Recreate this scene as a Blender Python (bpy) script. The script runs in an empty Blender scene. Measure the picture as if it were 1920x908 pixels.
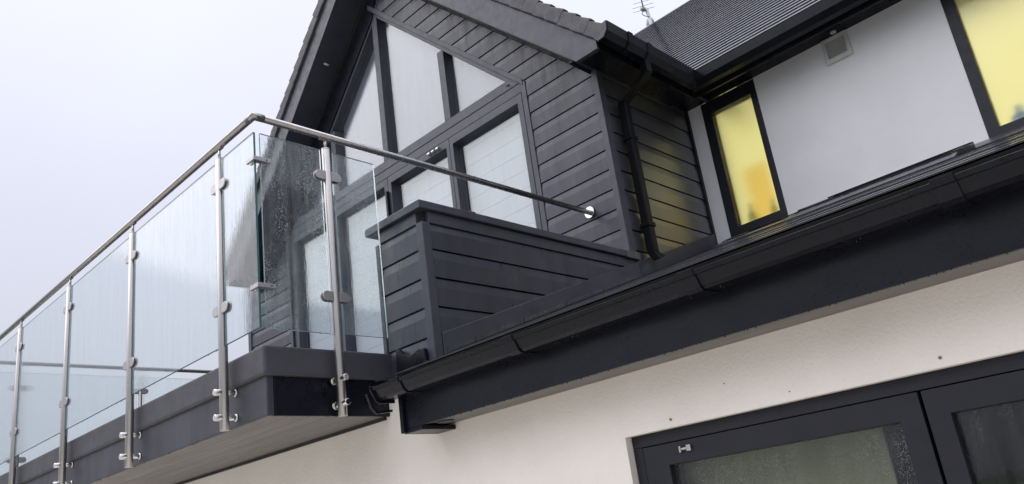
import bpy, bmesh, math, random
from mathutils import Vector, Matrix
random.seed(7)
S = bpy.context.scene
COL = S.collection
Z0 = 1.75                      # eye height: all z values below are measured from the eye

# ------------------------------------------------------------------ camera
cam_d = bpy.data.cameras.new('camera')
cam = bpy.data.objects.new('camera', cam_d); COL.objects.link(cam); S.camera = cam
cam_d.sensor_fit = 'HORIZONTAL'; cam_d.sensor_width = 36.0
cam_d.lens = 1506.09 / 1920 * 36.0
cam_d.shift_y = 46.05 / 1920
cam_d.clip_start = 0.05; cam_d.clip_end = 1000
right = Vector((0.70024227, 0.70168606, -0.13151969))
down = Vector((-0.31180938, 0.13488218, -0.94052204))
fwd = Vector((-0.64221154, 0.69960236, 0.3132425))
M = Matrix((right, -down, -fwd)).transposed().to_4x4()
M.translation = Vector((0, 0, Z0))
cam.matrix_world = M

# ------------------------------------------------------------------ sky, sun, exposure
SUN_EL, SUN_AZ = math.radians(58), math.radians(228)      # azimuth of the sun, measured in the XY plane from +X
w = bpy.data.worlds.new('World'); S.world = w; w.use_nodes = True
nt = w.node_tree; nt.nodes.clear()
def N(nt, t, **k):
    n = nt.nodes.new(t)
    for a, b in k.items():
        if a.startswith('i_'): n.inputs[a[2:].replace('_', ' ')].default_value = b
        else: setattr(n, a, b)
    return n
sky = N(nt, 'ShaderNodeTexSky', sky_type='NISHITA', sun_disc=False, sun_elevation=SUN_EL,
        sun_rotation=math.radians(90) - SUN_AZ, air_density=1.0, dust_density=6.0, ozone_density=1.0)
hs = N(nt, 'ShaderNodeHueSaturation'); hs.inputs['Saturation'].default_value = 0.25
tc = N(nt, 'ShaderNodeTexCoord')
nz = N(nt, 'ShaderNodeTexNoise'); nz.inputs['Scale'].default_value = 1.3; nz.inputs['Detail'].default_value = 3
cr = N(nt, 'ShaderNodeValToRGB')
cr.color_ramp.elements[0].position = 0.3; cr.color_ramp.elements[0].color = (7.7, 7.75, 9.3, 1)
cr.color_ramp.elements[1].position = 0.7; cr.color_ramp.elements[1].color = (8.6, 9.2, 10.4, 1)
mx = N(nt, 'ShaderNodeMix', data_type='RGBA'); mx.inputs['Factor'].default_value = 0.9
# overcast sky: brightness rises from the horizon to the zenith as (1 + 2 sin e) / 3
sx = N(nt, 'ShaderNodeSeparateXYZ'); cl = N(nt, 'ShaderNodeMath', operation='MAXIMUM'); cl.inputs[1].default_value = 0.0
ma = N(nt, 'ShaderNodeMath', operation='MULTIPLY_ADD'); ma.inputs[1].default_value = 2/3/0.72; ma.inputs[2].default_value = 1/3/0.72
ov = N(nt, 'ShaderNodeVectorMath', operation='SCALE')
bg = N(nt, 'ShaderNodeBackground'); bg.inputs['Strength'].default_value = 0.1
out = N(nt, 'ShaderNodeOutputWorld')
L = nt.links.new
L(sky.outputs[0], hs.inputs['Color']); L(tc.outputs['Generated'], nz.inputs['Vector']); L(nz.outputs['Fac'], cr.inputs['Fac'])
L(tc.outputs['Generated'], sx.inputs[0]); L(sx.outputs['Z'], cl.inputs[0]); L(cl.outputs[0], ma.inputs[0]); L(cr.outputs[0], ov.inputs[0]); L(ma.outputs[0], ov.inputs['Scale'])
L(hs.outputs[0], mx.inputs['A']); L(ov.outputs[0], mx.inputs['B']); L(mx.outputs['Result'], bg.inputs['Color']); L(bg.outputs[0], out.inputs['Surface'])
sd = bpy.data.lights.new('sun', 'SUN'); sd.energy = 1.5; sd.angle = math.radians(85); sd.color = (1, 0.97, 0.93)
so = bpy.data.objects.new('sun', sd); COL.objects.link(so)
sdir = Vector((math.cos(SUN_EL) * math.cos(SUN_AZ), math.cos(SUN_EL) * math.sin(SUN_AZ), math.sin(SUN_EL)))
so.rotation_euler = sdir.to_track_quat('Z', 'Y').to_euler(); so.location = (-6, -8, 12)
S.view_settings.view_transform = 'Standard'; S.view_settings.look = 'None'
S.view_settings.gamma = 1; S.view_settings.exposure = 0.3
S.cycles.transparent_max_bounces = 24; S.cycles.max_bounces = 10

# ------------------------------------------------------------------ materials
def newmat(name):
    m = bpy.data.materials.new(name); m.use_nodes = True; m.node_tree.nodes.clear()
    return m, m.node_tree
def noise(nt, scale, detail=4, stretch=(1, 1, 1), rough=0.6):
    g = N(nt, 'ShaderNodeNewGeometry'); mp = N(nt, 'ShaderNodeMapping'); mp.inputs['Scale'].default_value = stretch
    n = N(nt, 'ShaderNodeTexNoise'); n.inputs['Scale'].default_value = scale; n.inputs['Detail'].default_value = detail; n.inputs['Roughness'].default_value = rough
    nt.links.new(g.outputs['Position'], mp.inputs[0]); nt.links.new(mp.outputs[0], n.inputs['Vector'])
    return n.outputs['Fac']
def ramp(nt, fac, p0, c0, p1, c1):
    r = N(nt, 'ShaderNodeValToRGB'); e = r.color_ramp.elements
    e[0].position = p0; e[0].color = (*c0, 1) if len(c0) == 3 else c0
    e[1].position = p1; e[1].color = (*c1, 1) if len(c1) == 3 else c1
    nt.links.new(fac, r.inputs[0]); return r.outputs[0]
def g3(v): return (v, v, v)
def principled(name, col, rough=0.5, var=0.12, scale=6, stretch=(1, 1, 1), bump=0.0, bscale=80, metallic=0.0, rvar=0.1, spec=0.5, coat=0.0, coat_r=0.15, specks=None):
    m, nt = newmat(name); L = nt.links.new
    b = N(nt, 'ShaderNodeBsdfPrincipled'); o = N(nt, 'ShaderNodeOutputMaterial'); L(b.outputs[0], o.inputs[0])
    f = noise(nt, scale, 5, stretch)
    c = ramp(nt, f, 0.3, tuple(x * (1 - var) for x in col), 0.7, tuple(min(1, x * (1 + var)) for x in col))
    if specks:
        sf = noise(nt, specks[0], 1)
        mk = ramp(nt, sf, specks[1], g3(0), specks[1] + 0.03, g3(specks[2]))
        mm = N(nt, 'ShaderNodeMix', data_type='RGBA'); mm.inputs['B'].default_value = (*specks[3], 1)
        L(mk, mm.inputs['Factor']); L(c, mm.inputs['A']); c = mm.outputs['Result']
    L(c, b.inputs['Base Color'])
    f2 = noise(nt, scale * 2.3, 4, stretch)
    L(ramp(nt, f2, 0.3, g3(max(0.02, rough - rvar)), 0.7, g3(min(1, rough + rvar))), b.inputs['Roughness'])
    b.inputs['Metallic'].default_value = metallic
    b.inputs['Specular IOR Level'].default_value = spec
    b.inputs['Coat Weight'].default_value = coat; b.inputs['Coat Roughness'].default_value = coat_r
    if bump:
        bp = N(nt, 'ShaderNodeBump'); bp.inputs['Strength'].default_value = bump; bp.inputs['Distance'].default_value = 0.004
        L(noise(nt, bscale, 3), bp.inputs['Height']); L(bp.outputs[0], b.inputs['Normal'])
    return m
M_WALL = principled('white_render', (0.84, 0.795, 0.735), 0.9, 0.05, 2.2, bump=0.55, bscale=95, spec=0.2)
M_WALLUP = principled('pale_render', (0.83, 0.825, 0.84), 0.9, 0.04, 2.5, bump=0.45, bscale=120, spec=0.2)
M_CLAD = principled('anthracite_cladding', (0.038, 0.0405, 0.060), 0.36, 0.25, 9, (1, 1, 0.15), bump=0.12, bscale=140, rvar=0.12)
M_CLADW = principled('wet_cladding', (0.042, 0.043, 0.054), 0.36, 0.08, 30, (1, 1, 0.06), rvar=0.01, spec=1.0, coat=1.0, coat_r=0.29)
M_TRIM = principled('anthracite_trim', (0.050, 0.052, 0.071), 0.42, 0.2, 7, bump=0.06, bscale=120)
M_FRAME = principled('anthracite_frame', (0.050, 0.053, 0.073), 0.4, 0.08, 9, bump=0.05, bscale=160)
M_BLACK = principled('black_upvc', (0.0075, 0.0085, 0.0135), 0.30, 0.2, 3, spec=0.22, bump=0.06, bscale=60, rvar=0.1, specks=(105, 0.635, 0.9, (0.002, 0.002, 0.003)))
M_PIPE = principled('black_pipe', (0.006, 0.0065, 0.009), 0.4, spec=0.15, var=0.2, scale=3)
M_BFRAME = principled('black_frame', (0.014, 0.015, 0.022), 0.45, var=0.1, scale=8, spec=0.35, bump=0.05, bscale=200)
M_GRP = principled('grey_grp_edging', (0.054, 0.053, 0.066), 0.55, 0.16, 5, bump=0.25, bscale=60)
M_FASC = principled('grey_fascia', (0.040, 0.042, 0.056), 0.5, 0.2, 4, (1, 1, 0.3), bump=0.15, bscale=90)
M_SOFF = principled('soffit_board', (0.155, 0.147, 0.138), 0.5, 0.12, 6, (0.15, 1, 1), bump=0.1, bscale=60)
M_TILE = principled('wet_dark_tile', (0.032, 0.032, 0.042), 0.20, 0.3, 9, rvar=0.08)
M_TILEU = principled('wet_upper_tile', (0.028, 0.028, 0.038), 0.17, 0.3, 11, rvar=0.05)
M_TILEG = principled('grey_tile', (0.075, 0.07, 0.08), 0.6, 0.3, 12, bump=0.4, bscale=60)
M_LEAD = principled('lead_flashing', (0.06, 0.064, 0.072), 0.3, 0.3, 10, bump=0.2, bscale=30)
M_STEEL = principled('brushed_steel', (0.56, 0.53, 0.51), 0.30, 0.10, 30, (1, 1, 0.05), metallic=1.0, rvar=0.07)
M_RAIL = principled('rail_steel', (0.38, 0.365, 0.355), 0.27, 0.12, 30, metallic=1.0, rvar=0.05)
M_STEELD = principled('clamp_steel', (0.45, 0.43, 0.43), 0.42, 0.10, 30, metallic=1.0, rvar=0.05)
M_CHROME = principled('bright_steel', (0.8, 0.79, 0.77), 0.22, 0.05, 30, metallic=1.0, rvar=0.05)
M_RUBBER = principled('black_gasket', (0.02, 0.02, 0.022), 0.6)
M_GALV = principled('galvanised_pole', (0.60, 0.64, 0.67), 0.5, 0.1, 20, metallic=0.15)
M_DISH = principled('grey_dish', (0.36, 0.36, 0.40), 0.5, 0.1, 10)
M_VENT = principled('white_plastic', (0.62, 0.63, 0.61), 0.45, 0.05, 10)
M_MESH = principled('grey_vent_mesh', (0.52, 0.53, 0.52), 0.7, 0.3, 160)
M_BLIND = principled('pale_blind', (0.35, 0.365, 0.45), 0.8, 0.03, 2)
M_BLIND2 = principled('pale_slat_blind', (0.53, 0.60, 0.66), 0.7, 0.04, 3)
M_CURT = principled('olive_curtain', (0.25, 0.24, 0.155), 0.9, 0.10, 2.5)
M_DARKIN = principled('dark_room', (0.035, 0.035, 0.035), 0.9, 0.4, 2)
M_PATIO = principled('pale_paving', (0.55, 0.505, 0.45), 0.7, 0.15, 2)
M_LAWN = principled('lawn', (0.06, 0.09, 0.035), 0.9, 0.4, 3)
def sheer(name, col):
    m, nt = newmat(name); o = N(nt, 'ShaderNodeOutputMaterial'); t = N(nt, 'ShaderNodeBsdfTranslucent'); t.inputs[0].default_value = (*col, 1)
    p = N(nt, 'ShaderNodeBsdfTransparent'); p.inputs[0].default_value = (*col, 1); x = N(nt, 'ShaderNodeMixShader'); x.inputs[0].default_value = 0.55
    nt.links.new(t.outputs[0], x.inputs[1]); nt.links.new(p.outputs[0], x.inputs[2]); nt.links.new(x.outputs[0], o.inputs[0]); return m
M_ORANGE = sheer('orange_cloth', (0.98, 0.85, 0.60))
M_GREEN = sheer('dark_bottle', (0.74, 0.77, 0.66))
M_BLUE = sheer('blue_bottle', (0.62, 0.72, 0.95))

def glass(name, tint=(0.95, 0.975, 0.97), film=0.10, beads=0.0, bs=150, refl=1.0, streak=True, wob=0.0):
    m, nt = newmat(name); L = nt.links.new
    o = N(nt, 'ShaderNodeOutputMaterial')
    g = N(nt, 'ShaderNodeNewGeometry')
    bp = N(nt, 'ShaderNodeBump'); bp.inputs['Strength'].default_value = 0.25; bp.inputs['Distance'].default_value = 0.0015
    s1 = noise(nt, 60, 4, (1, 1, 0.09)); L(s1, bp.inputs['Height'])
    dt = N(nt, 'ShaderNodeVectorMath', operation='DOT_PRODUCT'); L(g.outputs['Normal'], dt.inputs[0]); L(g.outputs['Incoming'], dt.inputs[1])
    ab = N(nt, 'ShaderNodeMath', operation='ABSOLUTE'); L(dt.outputs['Value'], ab.inputs[0])
    inv = N(nt, 'ShaderNodeMath', operation='SUBTRACT'); inv.inputs[0].default_value = 1; L(ab.outputs[0], inv.inputs[1])
    pw = N(nt, 'ShaderNodeMath', operation='POWER'); L(inv.outputs[0], pw.inputs[0]); pw.inputs[1].default_value = 5
    ml = N(nt, 'ShaderNodeMath', operation='MULTIPLY_ADD'); L(pw.outputs[0], ml.inputs[0]); ml.inputs[1].default_value = 0.95 * refl; ml.inputs[2].default_value = 0.042 * refl
    tr = N(nt, 'ShaderNodeBsdfTransparent'); tr.inputs[0].default_value = (*tint, 1)
    gl = N(nt, 'ShaderNodeBsdfGlossy'); gl.inputs['Roughness'].default_value = 0.03; L(bp.outputs[0], gl.inputs['Normal'])
    base = tr.outputs[0]
    if wob:
        rf = N(nt, 'ShaderNodeBsdfRefraction'); rf.inputs['IOR'].default_value = 1.06; rf.inputs['Roughness'].default_value = 0.0
        rf.inputs['Color'].default_value = (*tint, 1)
        b2 = N(nt, 'ShaderNodeBump'); b2.inputs['Strength'].default_value = 1.0; b2.inputs['Distance'].default_value = 0.00036
        L(noise(nt, 140, 2, (1, 1, 0.05)), b2.inputs['Height']); L(b2.outputs[0], rf.inputs['Normal'])
        mw = N(nt, 'ShaderNodeMixShader'); mw.inputs[0].default_value = wob
        L(tr.outputs[0], mw.inputs[1]); L(rf.outputs[0], mw.inputs[2]); base = mw.outputs[0]
    m1 = N(nt, 'ShaderNodeMixShader'); L(ml.outputs[0], m1.inputs[0]); L(base, m1.inputs[1]); L(gl.outputs[0], m1.inputs[2])
    # water film: runs and beads of rain that scatter a little light
    df = N(nt, 'ShaderNodeBsdfDiffuse'); df.inputs[0].default_value = (0.9, 0.93, 0.96, 1)
    tl = N(nt, 'ShaderNodeBsdfTranslucent'); tl.inputs[0].default_value = (0.9, 0.93, 0.96, 1)
    ad = N(nt, 'ShaderNodeMixShader'); ad.inputs[0].default_value = 0.5; L(df.outputs[0], ad.inputs[1]); L(tl.outputs[0], ad.inputs[2])
    fac = ramp(nt, noise(nt, 40, 5, (1, 1, 0.05), 0.75), 0.40, g3(film * 0.2), 0.66, g3(min(1, film * 2.2)))
    if beads:
        patch = ramp(nt, noise(nt, 9, 5, (1, 1, 0.45)), 0.40, g3(0.08), 0.60, g3(1))
        vo = N(nt, 'ShaderNodeTexVoronoi'); vo.inputs['Scale'].default_value = bs
        gg = N(nt, 'ShaderNodeNewGeometry'); L(gg.outputs['Position'], vo.inputs['Vector'])
        bd = ramp(nt, vo.outputs['Distance'], 0.22, g3(beads), 0.36, g3(0))
        mu = N(nt, 'ShaderNodeMath', operation='MULTIPLY'); L(bd, mu.inputs[0]); L(patch, mu.inputs[1])
        ax = N(nt, 'ShaderNodeMath', operation='ADD', use_clamp=True); L(fac, ax.inputs[0]); L(mu.outputs[0], ax.inputs[1]); fac = ax.outputs[0]
    m2 = N(nt, 'ShaderNodeMixShader'); L(fac, m2.inputs[0]); L(m1.outputs[0], m2.inputs[1]); L(ad.outputs[0], m2.inputs[2])
    L(m2.outputs[0], o.inputs[0])
    return m
M_GLASS = glass('wet_balustrade_glass', tint=(0.955,0.985,0.985), film=0.05, beads=0.10, wob=1.0)
M_GLASSB = glass('beaded_balustrade_glass', tint=(0.955,0.985,0.985), film=0.03, beads=0.32, bs=125, wob=1.0)
M_PANE = glass('window_glass', tint=(0.965,0.97,0.975), film=0.015, refl=2.6)
M_PANED = glass('rainy_patio_glass', tint=(0.85, 0.88, 0.86), film=0.012, beads=0.30, bs=210, refl=1.0)
def edge_mat():
    m, nt = newmat('green_glass_edge'); b = N(nt, 'ShaderNodeBsdfPrincipled'); o = N(nt, 'ShaderNodeOutputMaterial')
    b.inputs['Base Color'].default_value = (0.06, 0.20, 0.20, 1); b.inputs['Roughness'].default_value = 0.12; b.inputs['Transmission Weight'].default_value = 0.35
    nt.links.new(b.outputs[0], o.inputs[0]); return m
M_EDGE = edge_mat()
def frosted():
    m, nt = newmat('frosted_glass'); o = N(nt, 'ShaderNodeOutputMaterial')
    r = N(nt, 'ShaderNodeBsdfRefraction'); r.inputs['IOR'].default_value = 1.45; r.inputs['Roughness'].default_value = 0.55; r.inputs['Color'].default_value = (0.98, 0.98, 0.97, 1)
    g = N(nt, 'ShaderNodeBsdfGlossy'); g.inputs['Roughness'].default_value = 0.12
    x = N(nt, 'ShaderNodeMixShader'); x.inputs[0].default_value = 0.05
    nt.links.new(r.outputs[0], x.inputs[1]); nt.links.new(g.outputs[0], x.inputs[2]); nt.links.new(x.outputs[0], o.inputs[0]); return m
M_FROST = frosted()
def emis(name, col, s):
    m, nt = newmat(name); o = N(nt, 'ShaderNodeOutputMaterial'); e = N(nt, 'ShaderNodeEmission')
    c = ramp(nt, noise(nt, 2.2, 2), 0.35, tuple(x * 0.95 for x in col), 0.65, col); nt.links.new(c, e.inputs[0]); e.inputs[1].default_value = s
    nt.links.new(e.outputs[0], o.inputs[0]); return m
M_LIT = emis('lit_bathroom', (1.0, 0.92, 0.36), 0.78)

# ------------------------------------------------------------------ mesh helpers
W = {}                                                    # world position of every parent
class MB:
    def __init__(s): s.v = []; s.f = []; s.m = []; s.sm = []
    def add(s, vs, fs, mi=0, smooth=False):
        b = len(s.v); s.v += [Vector(p) for p in vs]
        for f in fs: s.f.append([b + i for i in f]); s.m.append(mi); s.sm.append(smooth)
        return s
    def box(s, x0, x1, y0, y1, z0, z1, mi=0):
        x0, x1 = sorted((x0, x1)); y0, y1 = sorted((y0, y1)); z0, z1 = sorted((z0, z1))
        return s.add([(x0,y0,z0),(x1,y0,z0),(x1,y1,z0),(x0,y1,z0),(x0,y0,z1),(x1,y0,z1),(x1,y1,z1),(x0,y1,z1)],
                     [(0,3,2,1),(4,5,6,7),(0,1,5,4),(1,2,6,5),(2,3,7,6),(3,0,4,7)], mi)
    def loft(s, A, B, mi=0, caps=True):
        n = len(A); fs = [(i, (i+1) % n, n + (i+1) % n, n + i) for i in range(n)]
        if caps: fs += [tuple(range(n))[::-1], tuple(range(n, 2*n))]
        return s.add(list(A) + list(B), fs, mi)
    def prism_xz(s, poly, y0, y1, mi=0): return s.loft([(x, y0, z) for x, z in poly], [(x, y1, z) for x, z in poly], mi)
    def prism_yz(s, poly, x0, x1, mi=0): return s.loft([(x0, y, z) for y, z in poly], [(x1, y, z) for y, z in poly], mi)
    def prism_xy(s, poly, z0, z1, mi=0): return s.loft([(x, y, z0) for x, y in poly], [(x, y, z1) for x, y in poly], mi)
    def cyl(s, p0, p1, r0, r1=None, n=20, mi=0, smooth=True):
        r1 = r0 if r1 is None else r1; p0 = Vector(p0); p1 = Vector(p1); d = (p1 - p0).normalized()
        a = d.orthogonal().normalized(); b = d.cross(a)
        A = [p0 + (a*math.cos(t) + b*math.sin(t))*r0 for t in (2*math.pi*i/n for i in range(n))]
        B = [p1 + (a*math.cos(t) + b*math.sin(t))*r1 for t in (2*math.pi*i/n for i in range(n))]
        s.add(A + B, [(i, (i+1) % n, n+(i+1) % n, n+i) for i in range(n)], mi, smooth)
        k = len(s.v) - 2*n
        s.f.append([k+i for i in range(n)][::-1]); s.m.append(mi); s.sm.append(False)
        s.f.append([k+n+i for i in range(n)]); s.m.append(mi); s.sm.append(False); return s
    def tube(s, pts, r, n=20, mi=0):
        pts = [Vector(p) for p in pts]; rings = []
        d0 = (pts[1]-pts[0]).normalized(); a = d0.orthogonal().normalized()
        if abs(d0.z) < 0.9: a = Vector((0,0,1)) - d0*d0.z; a.normalize()
        for i, p in enumerate(pts):
            din = (p - pts[i-1]).normalized() if i else (pts[1]-p).normalized()
            dout = (pts[i+1]-p).normalized() if i < len(pts)-1 else din
            b = din.cross(a); nrm = (din + dout).normalized(); ring = []
            for k in range(n):
                t = 2*math.pi*k/n; q = (a*math.cos(t) + b*math.sin(t))*r
                ring.append(p + q - din*(q.dot(nrm)/din.dot(nrm)))
            rings.append(ring)
            if i < len(pts)-1:
                rot = din.rotation_difference(dout); a = rot @ a
        base = len(s.v)
        for R_ in rings: s.v += R_
        for i in range(len(rings)-1):
            for k in range(n):
                s.f.append([base+i*n+k, base+i*n+(k+1) % n, base+(i+1)*n+(k+1) % n, base+(i+1)*n+k]); s.m.append(mi); s.sm.append(True)
        s.f.append([base+k for k in range(n)][::-1]); s.m.append(mi); s.sm.append(False)
        s.f.append([base+(len(rings)-1)*n+k for k in range(n)]); s.m.append(mi); s.sm.append(False); return s
    def ring(s, x0, x1, z0, z1, a0, a1, c0, c1, y0, y1, mi=0):
        """rectangular frame in an XZ plane as one continuous piece"""
        b = len(s.v)
        for y in (y0, y1):
            for (x, z) in ((x0,z0),(x1,z0),(x1,z1),(x0,z1),(a0,c0),(a1,c0),(a1,c1),(a0,c1)): s.v.append(Vector((x, y, z)))
        for i in range(4):
            j = (i+1) % 4
            for q in ((i,j,4+j,4+i),(8+i,12+i,12+j,8+j),(i,8+i,8+j,j),(4+i,4+j,12+j,12+i)):
                s.f.append([b+k for k in q]); s.m.append(mi); s.sm.append(False)
        return s
    def mesh(s, name, mats, off=Vector((0,0,0))):
        me = bpy.data.meshes.new(name)
        me.from_pydata([v - off for v in s.v], [], s.f)
        for m in (mats if isinstance(mats, (list, tuple)) else [mats]): me.materials.append(m)
        for p, mi, sm in zip(me.polygons, s.m, s.sm): p.material_index = mi; p.use_smooth = sm
        bm = bmesh.new(); bm.from_mesh(me); bmesh.ops.recalc_face_normals(bm, faces=bm.faces); bm.to_mesh(me); bm.free()
        return me
    def build(s, name, mats, parent=None, origin=None, bevel=0.0, seg=2, label=None, kind=None):
        """origin: world point of the object (eye-relative z); default is the centre of the mesh"""
        if origin is None:
            lo = Vector([min(v[i] for v in s.v) for i in range(3)]); hi = Vector([max(v[i] for v in s.v) for i in range(3)]); origin = (lo+hi)/2
        origin = Vector(origin)
        me = s.mesh(name, mats, origin); o = bpy.data.objects.new(name, me); COL.objects.link(o)
        wp = origin + Vector((0, 0, Z0)); W[o] = wp
        if parent: o.parent = parent; o.location = wp - W[parent]
        else: o.location = wp
        if bevel:
            b = o.modifiers.new('bevel', 'BEVEL'); b.width = bevel; b.segments = seg; b.limit_method = 'ANGLE'; b.angle_limit = math.radians(40)
        if label: o['label'] = label
        if kind: o['kind'] = kind
        return o
def thing(name, label, cat, loc, group=None):
    o = bpy.data.objects.new(name, None); COL.objects.link(o); o.empty_display_size = 0.1
    o.location = Vector(loc) + Vector((0,0,Z0)); W[o] = o.location.copy(); o['label'] = label; o['category'] = cat
    if group: o['group'] = group
    return o
def tag(o, label, cat, group=None):
    o['label'] = label; o['category'] = cat
    if group: o['group'] = group
    return o
def copy_obj(o, parent, loc, rotz=0.0):
    c = o.copy(); COL.objects.link(c); c.parent = parent; c.location = loc; c.rotation_euler = (0, 0, rotz); return c

# ------------------------------------------------------------------ ground
g = MB().add([(-250,-250,-1.77),(250,-250,-1.77),(250,250,-1.77),(-250,250,-1.77)], [(0,1,2,3)]).build('lawn', M_LAWN, kind='structure')
g = MB().box(-16, 12, -9, 2.33, -1.80, -1.75).build('patio', M_PATIO, kind='structure')

# ------------------------------------------------------------------ house
YL, YG, YU, XS = 2.34, 4.09, 5.25, -2.73          # lower wall, gable face, upper wall, gable side face
XC = -5.07                                         # gable centre line
def zroof(y): return 0.70 + 0.353 * (y - 2.08)
house = thing('house', 'white rendered house with anthracite clad gable, dark tiled roofs and black window frames', 'house', (-3, 5, -1.75))

def wall_xz(name, x0, x1, z0, z1, y, thick, holes, mat, parent):
    """wall in an XZ plane with rectangular openings, one mesh with reveals"""
    xs = sorted({x0, x1, *[h[0] for h in holes], *[h[1] for h in holes]}); zs = sorted({z0, z1, *[h[2] for h in holes], *[h[3] for h in holes]})
    xs = [x for x in xs if x0 <= x <= x1]; zs = [z for z in zs if z0 <= z <= z1]
    inside = lambda i, k: any(h[0] <= (xs[i]+xs[i+1])/2 <= h[1] and h[2] <= (zs[k]+zs[k+1])/2 <= h[3] for h in holes)
    mb = MB(); vid = {}
    def v(i, k, b):
        if (i, k, b) not in vid: vid[(i, k, b)] = len(mb.v); mb.v.append(Vector((xs[i], y + thick*b, zs[k])))
        return vid[(i, k, b)]
    def f(*q): mb.f.append(list(q)); mb.m.append(0); mb.sm.append(False)
    nx, nz = len(xs)-1, len(zs)-1
    solid = lambda i, k: 0 <= i < nx and 0 <= k < nz and not inside(i, k)
    for i in range(nx):
        for k in range(nz):
            if not solid(i, k): continue
            f(v(i,k,0), v(i+1,k,0), v(i+1,k+1,0), v(i,k+1,0)); f(v(i,k,1), v(i,k+1,1), v(i+1,k+1,1), v(i+1,k,1))
            if not solid(i-1,k): f(v(i,k,0), v(i,k+1,0), v(i,k+1,1), v(i,k,1))
            if not solid(i+1,k): f(v(i+1,k,0), v(i+1,k,1), v(i+1,k+1,1), v(i+1,k+1,0))
            if not solid(i,k-1): f(v(i,k,0), v(i,k,1), v(i+1,k,1), v(i+1,k,0))
            if not solid(i,k+1): f(v(i,k+1,0), v(i+1,k+1,0), v(i+1,k+1,1), v(i,k+1,1))
    return mb.build(name, mat, parent)

lower = wall_xz('lower_wall', -12, 7, -1.75, 0.68, YL, 0.28, [(-1.726, 1.75, -1.75, 0.267)], M_WALL, house)
for x, z in ((-1.525, 0.293), (-0.654, 0.293), (-1.30, 0.366), (-1.09, 0.295)):
    MB().cyl((x, YL-0.003, z), (x, YL+0.01, z), 0.0045 if x in (-1.525, -0.654) else 0.002, n=10).build('screw_plug', M_SOFF, lower)
upper = wall_xz('upper_wall', XS, 7, 1.2, 3.02, YU, 0.25, [(-2.606, -2.147, 1.828, 2.99), (-0.846, 0.35, 1.828, 2.99), ], M_WALLUP, house)

# ---- gable wall backing (stands behind the boards) with the glazed opening
def half(sgn, xw):
    m = lambda x: XC + sgn*(x - XC)
    P = [(-3.385,0.5),(xw,0.5),(xw,2.955),(-5.07,5.27),(-5.07,4.86),(-3.385,3.18)]
    return [(m(x), z) for x, z in P]
gw = MB(); gw.prism_xz(half(1, XS-0.022), YG+0.02, YG+0.16)
pl = half(-1, -2.55); gw.prism_xz(pl, YG+0.02, YG+0.16)
gable = gw.build('gable_wall', M_RUBBER, house)
side = MB().box(XS-0.16, XS-0.022, YG+0.02, YU-0.002, 0.5, 3.0).build('gable_side_wall', M_RUBBER, house)
MB().box(-7.62, -7.48, YG+0.161, 7.4, 0.5, 2.9).build('gable_far_wall', M_CLAD, house)
MB().prism_xz([(-7.6,0.5),(-2.5,0.5),(-2.5,2.8),(XC,5.3),(-7.6,2.8)], 7.45, 7.6).build('gable_back_wall', M_CLAD, house)

PITCH, GR, YBG_ = 0.1433, 0.02, 3.84
PROF = [(0, 0.004), (0.020, 0.004), (0.020, 0.096), (0.0145, PITCH-0.004), (0, PITCH-0.004)]     # (outward, up)
def board_x(z0, yb, lf, rf, parent):
    z1 = z0 + PITCH
    A = [(lf(z0+u), yb-d, z0+u) for d, u in PROF]; B = [(rf(z0+u), yb-d, z0+u) for d, u in PROF]
    if min(b[0]-a[0] for a, b in zip(A, B)) < 0.0: return None
    return MB().loft(A, B).build('board', M_CLAD, parent)
def board_y(z0, xb, nf, ff, parent, mat=None):
    A = [(xb+d, nf(z0+u), z0+u) for d, u in PROF]; B = [(xb+d, ff(z0+u), z0+u) for d, u in PROF]
    if max(b[1]-a[1] for a, b in zip(A, B)) < 0.02: return None
    B = [(b[0], max(b[1], a[1]+0.001), b[2]) for a, b in zip(A, B)]
    return MB().loft(A, B).build('board', mat or M_CLAD, parent)
zk = lambda k: 2.189 + PITCH*k
for k in range(-8, 22):
    z = zk(k)
    # right of the glazing and up the right rake
    lf = lambda q: -3.362 if q < 3.165 else -0.185 - q - 0.012
    rf = lambda q: min(-2.762, 0.155 - q)
    if z + 0.15 < 5.0: board_x(z, YG+0.02, lambda q: max(-5.06, lf(q)) if q > 3.1 else lf(q), rf, gable)
    # left of the doors
    if z + PITCH < 3.0: board_x(z, YG+0.02, lambda q: -7.568, lambda q: -6.80, gable)
for k in range(-5, 6):
    board_y(zk(k), XS-0.022, lambda q: 4.155, lambda q: min(5.215, (q-0.80)/0.353+2.08), side, M_CLADW)
# trims
MB().box(-2.762, XS+0.012, YG-0.012, YG+0.019, 0.9, 2.93).build('corner_trim', M_TRIM, gable, bevel=0.003)
MB().box(XS-0.021, XS+0.011, YG+0.0195, YG+0.062, 0.9, 2.93).build('corner_trim', M_TRIM, side, bevel=0.003)
MB().box(XS-0.021, XS+0.012, 5.216, 5.246, 1.4, 2.956).build('edge_trim', M_BLACK, side, bevel=0.002)
MB().box(-7.63, -7.57, YG-0.01, YG+0.019, 0.6, 2.9).build('corner_trim', M_TRIM, gable, bevel=0.003)
MB().box(-3.40, -3.364, YG-0.006, YG+0.019, 0.8, 3.185).build('door_trim', M_TRIM, gable, bevel=0.002)
MB().box(-6.80, -6.755, YG-0.006, YG+0.019, 0.8, 3.185).build('door_trim', M_TRIM, gable, bevel=0.002)
MB().prism_xz([(-3.385,3.155),(-3.385,3.205),(-5.15,4.965),(-5.15,4.905)], YG-0.010, YG+0.0185).build('rake_trim', M_TRIM, gable, bevel=0.002)
m = lambda x: 2*XC - x
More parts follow.
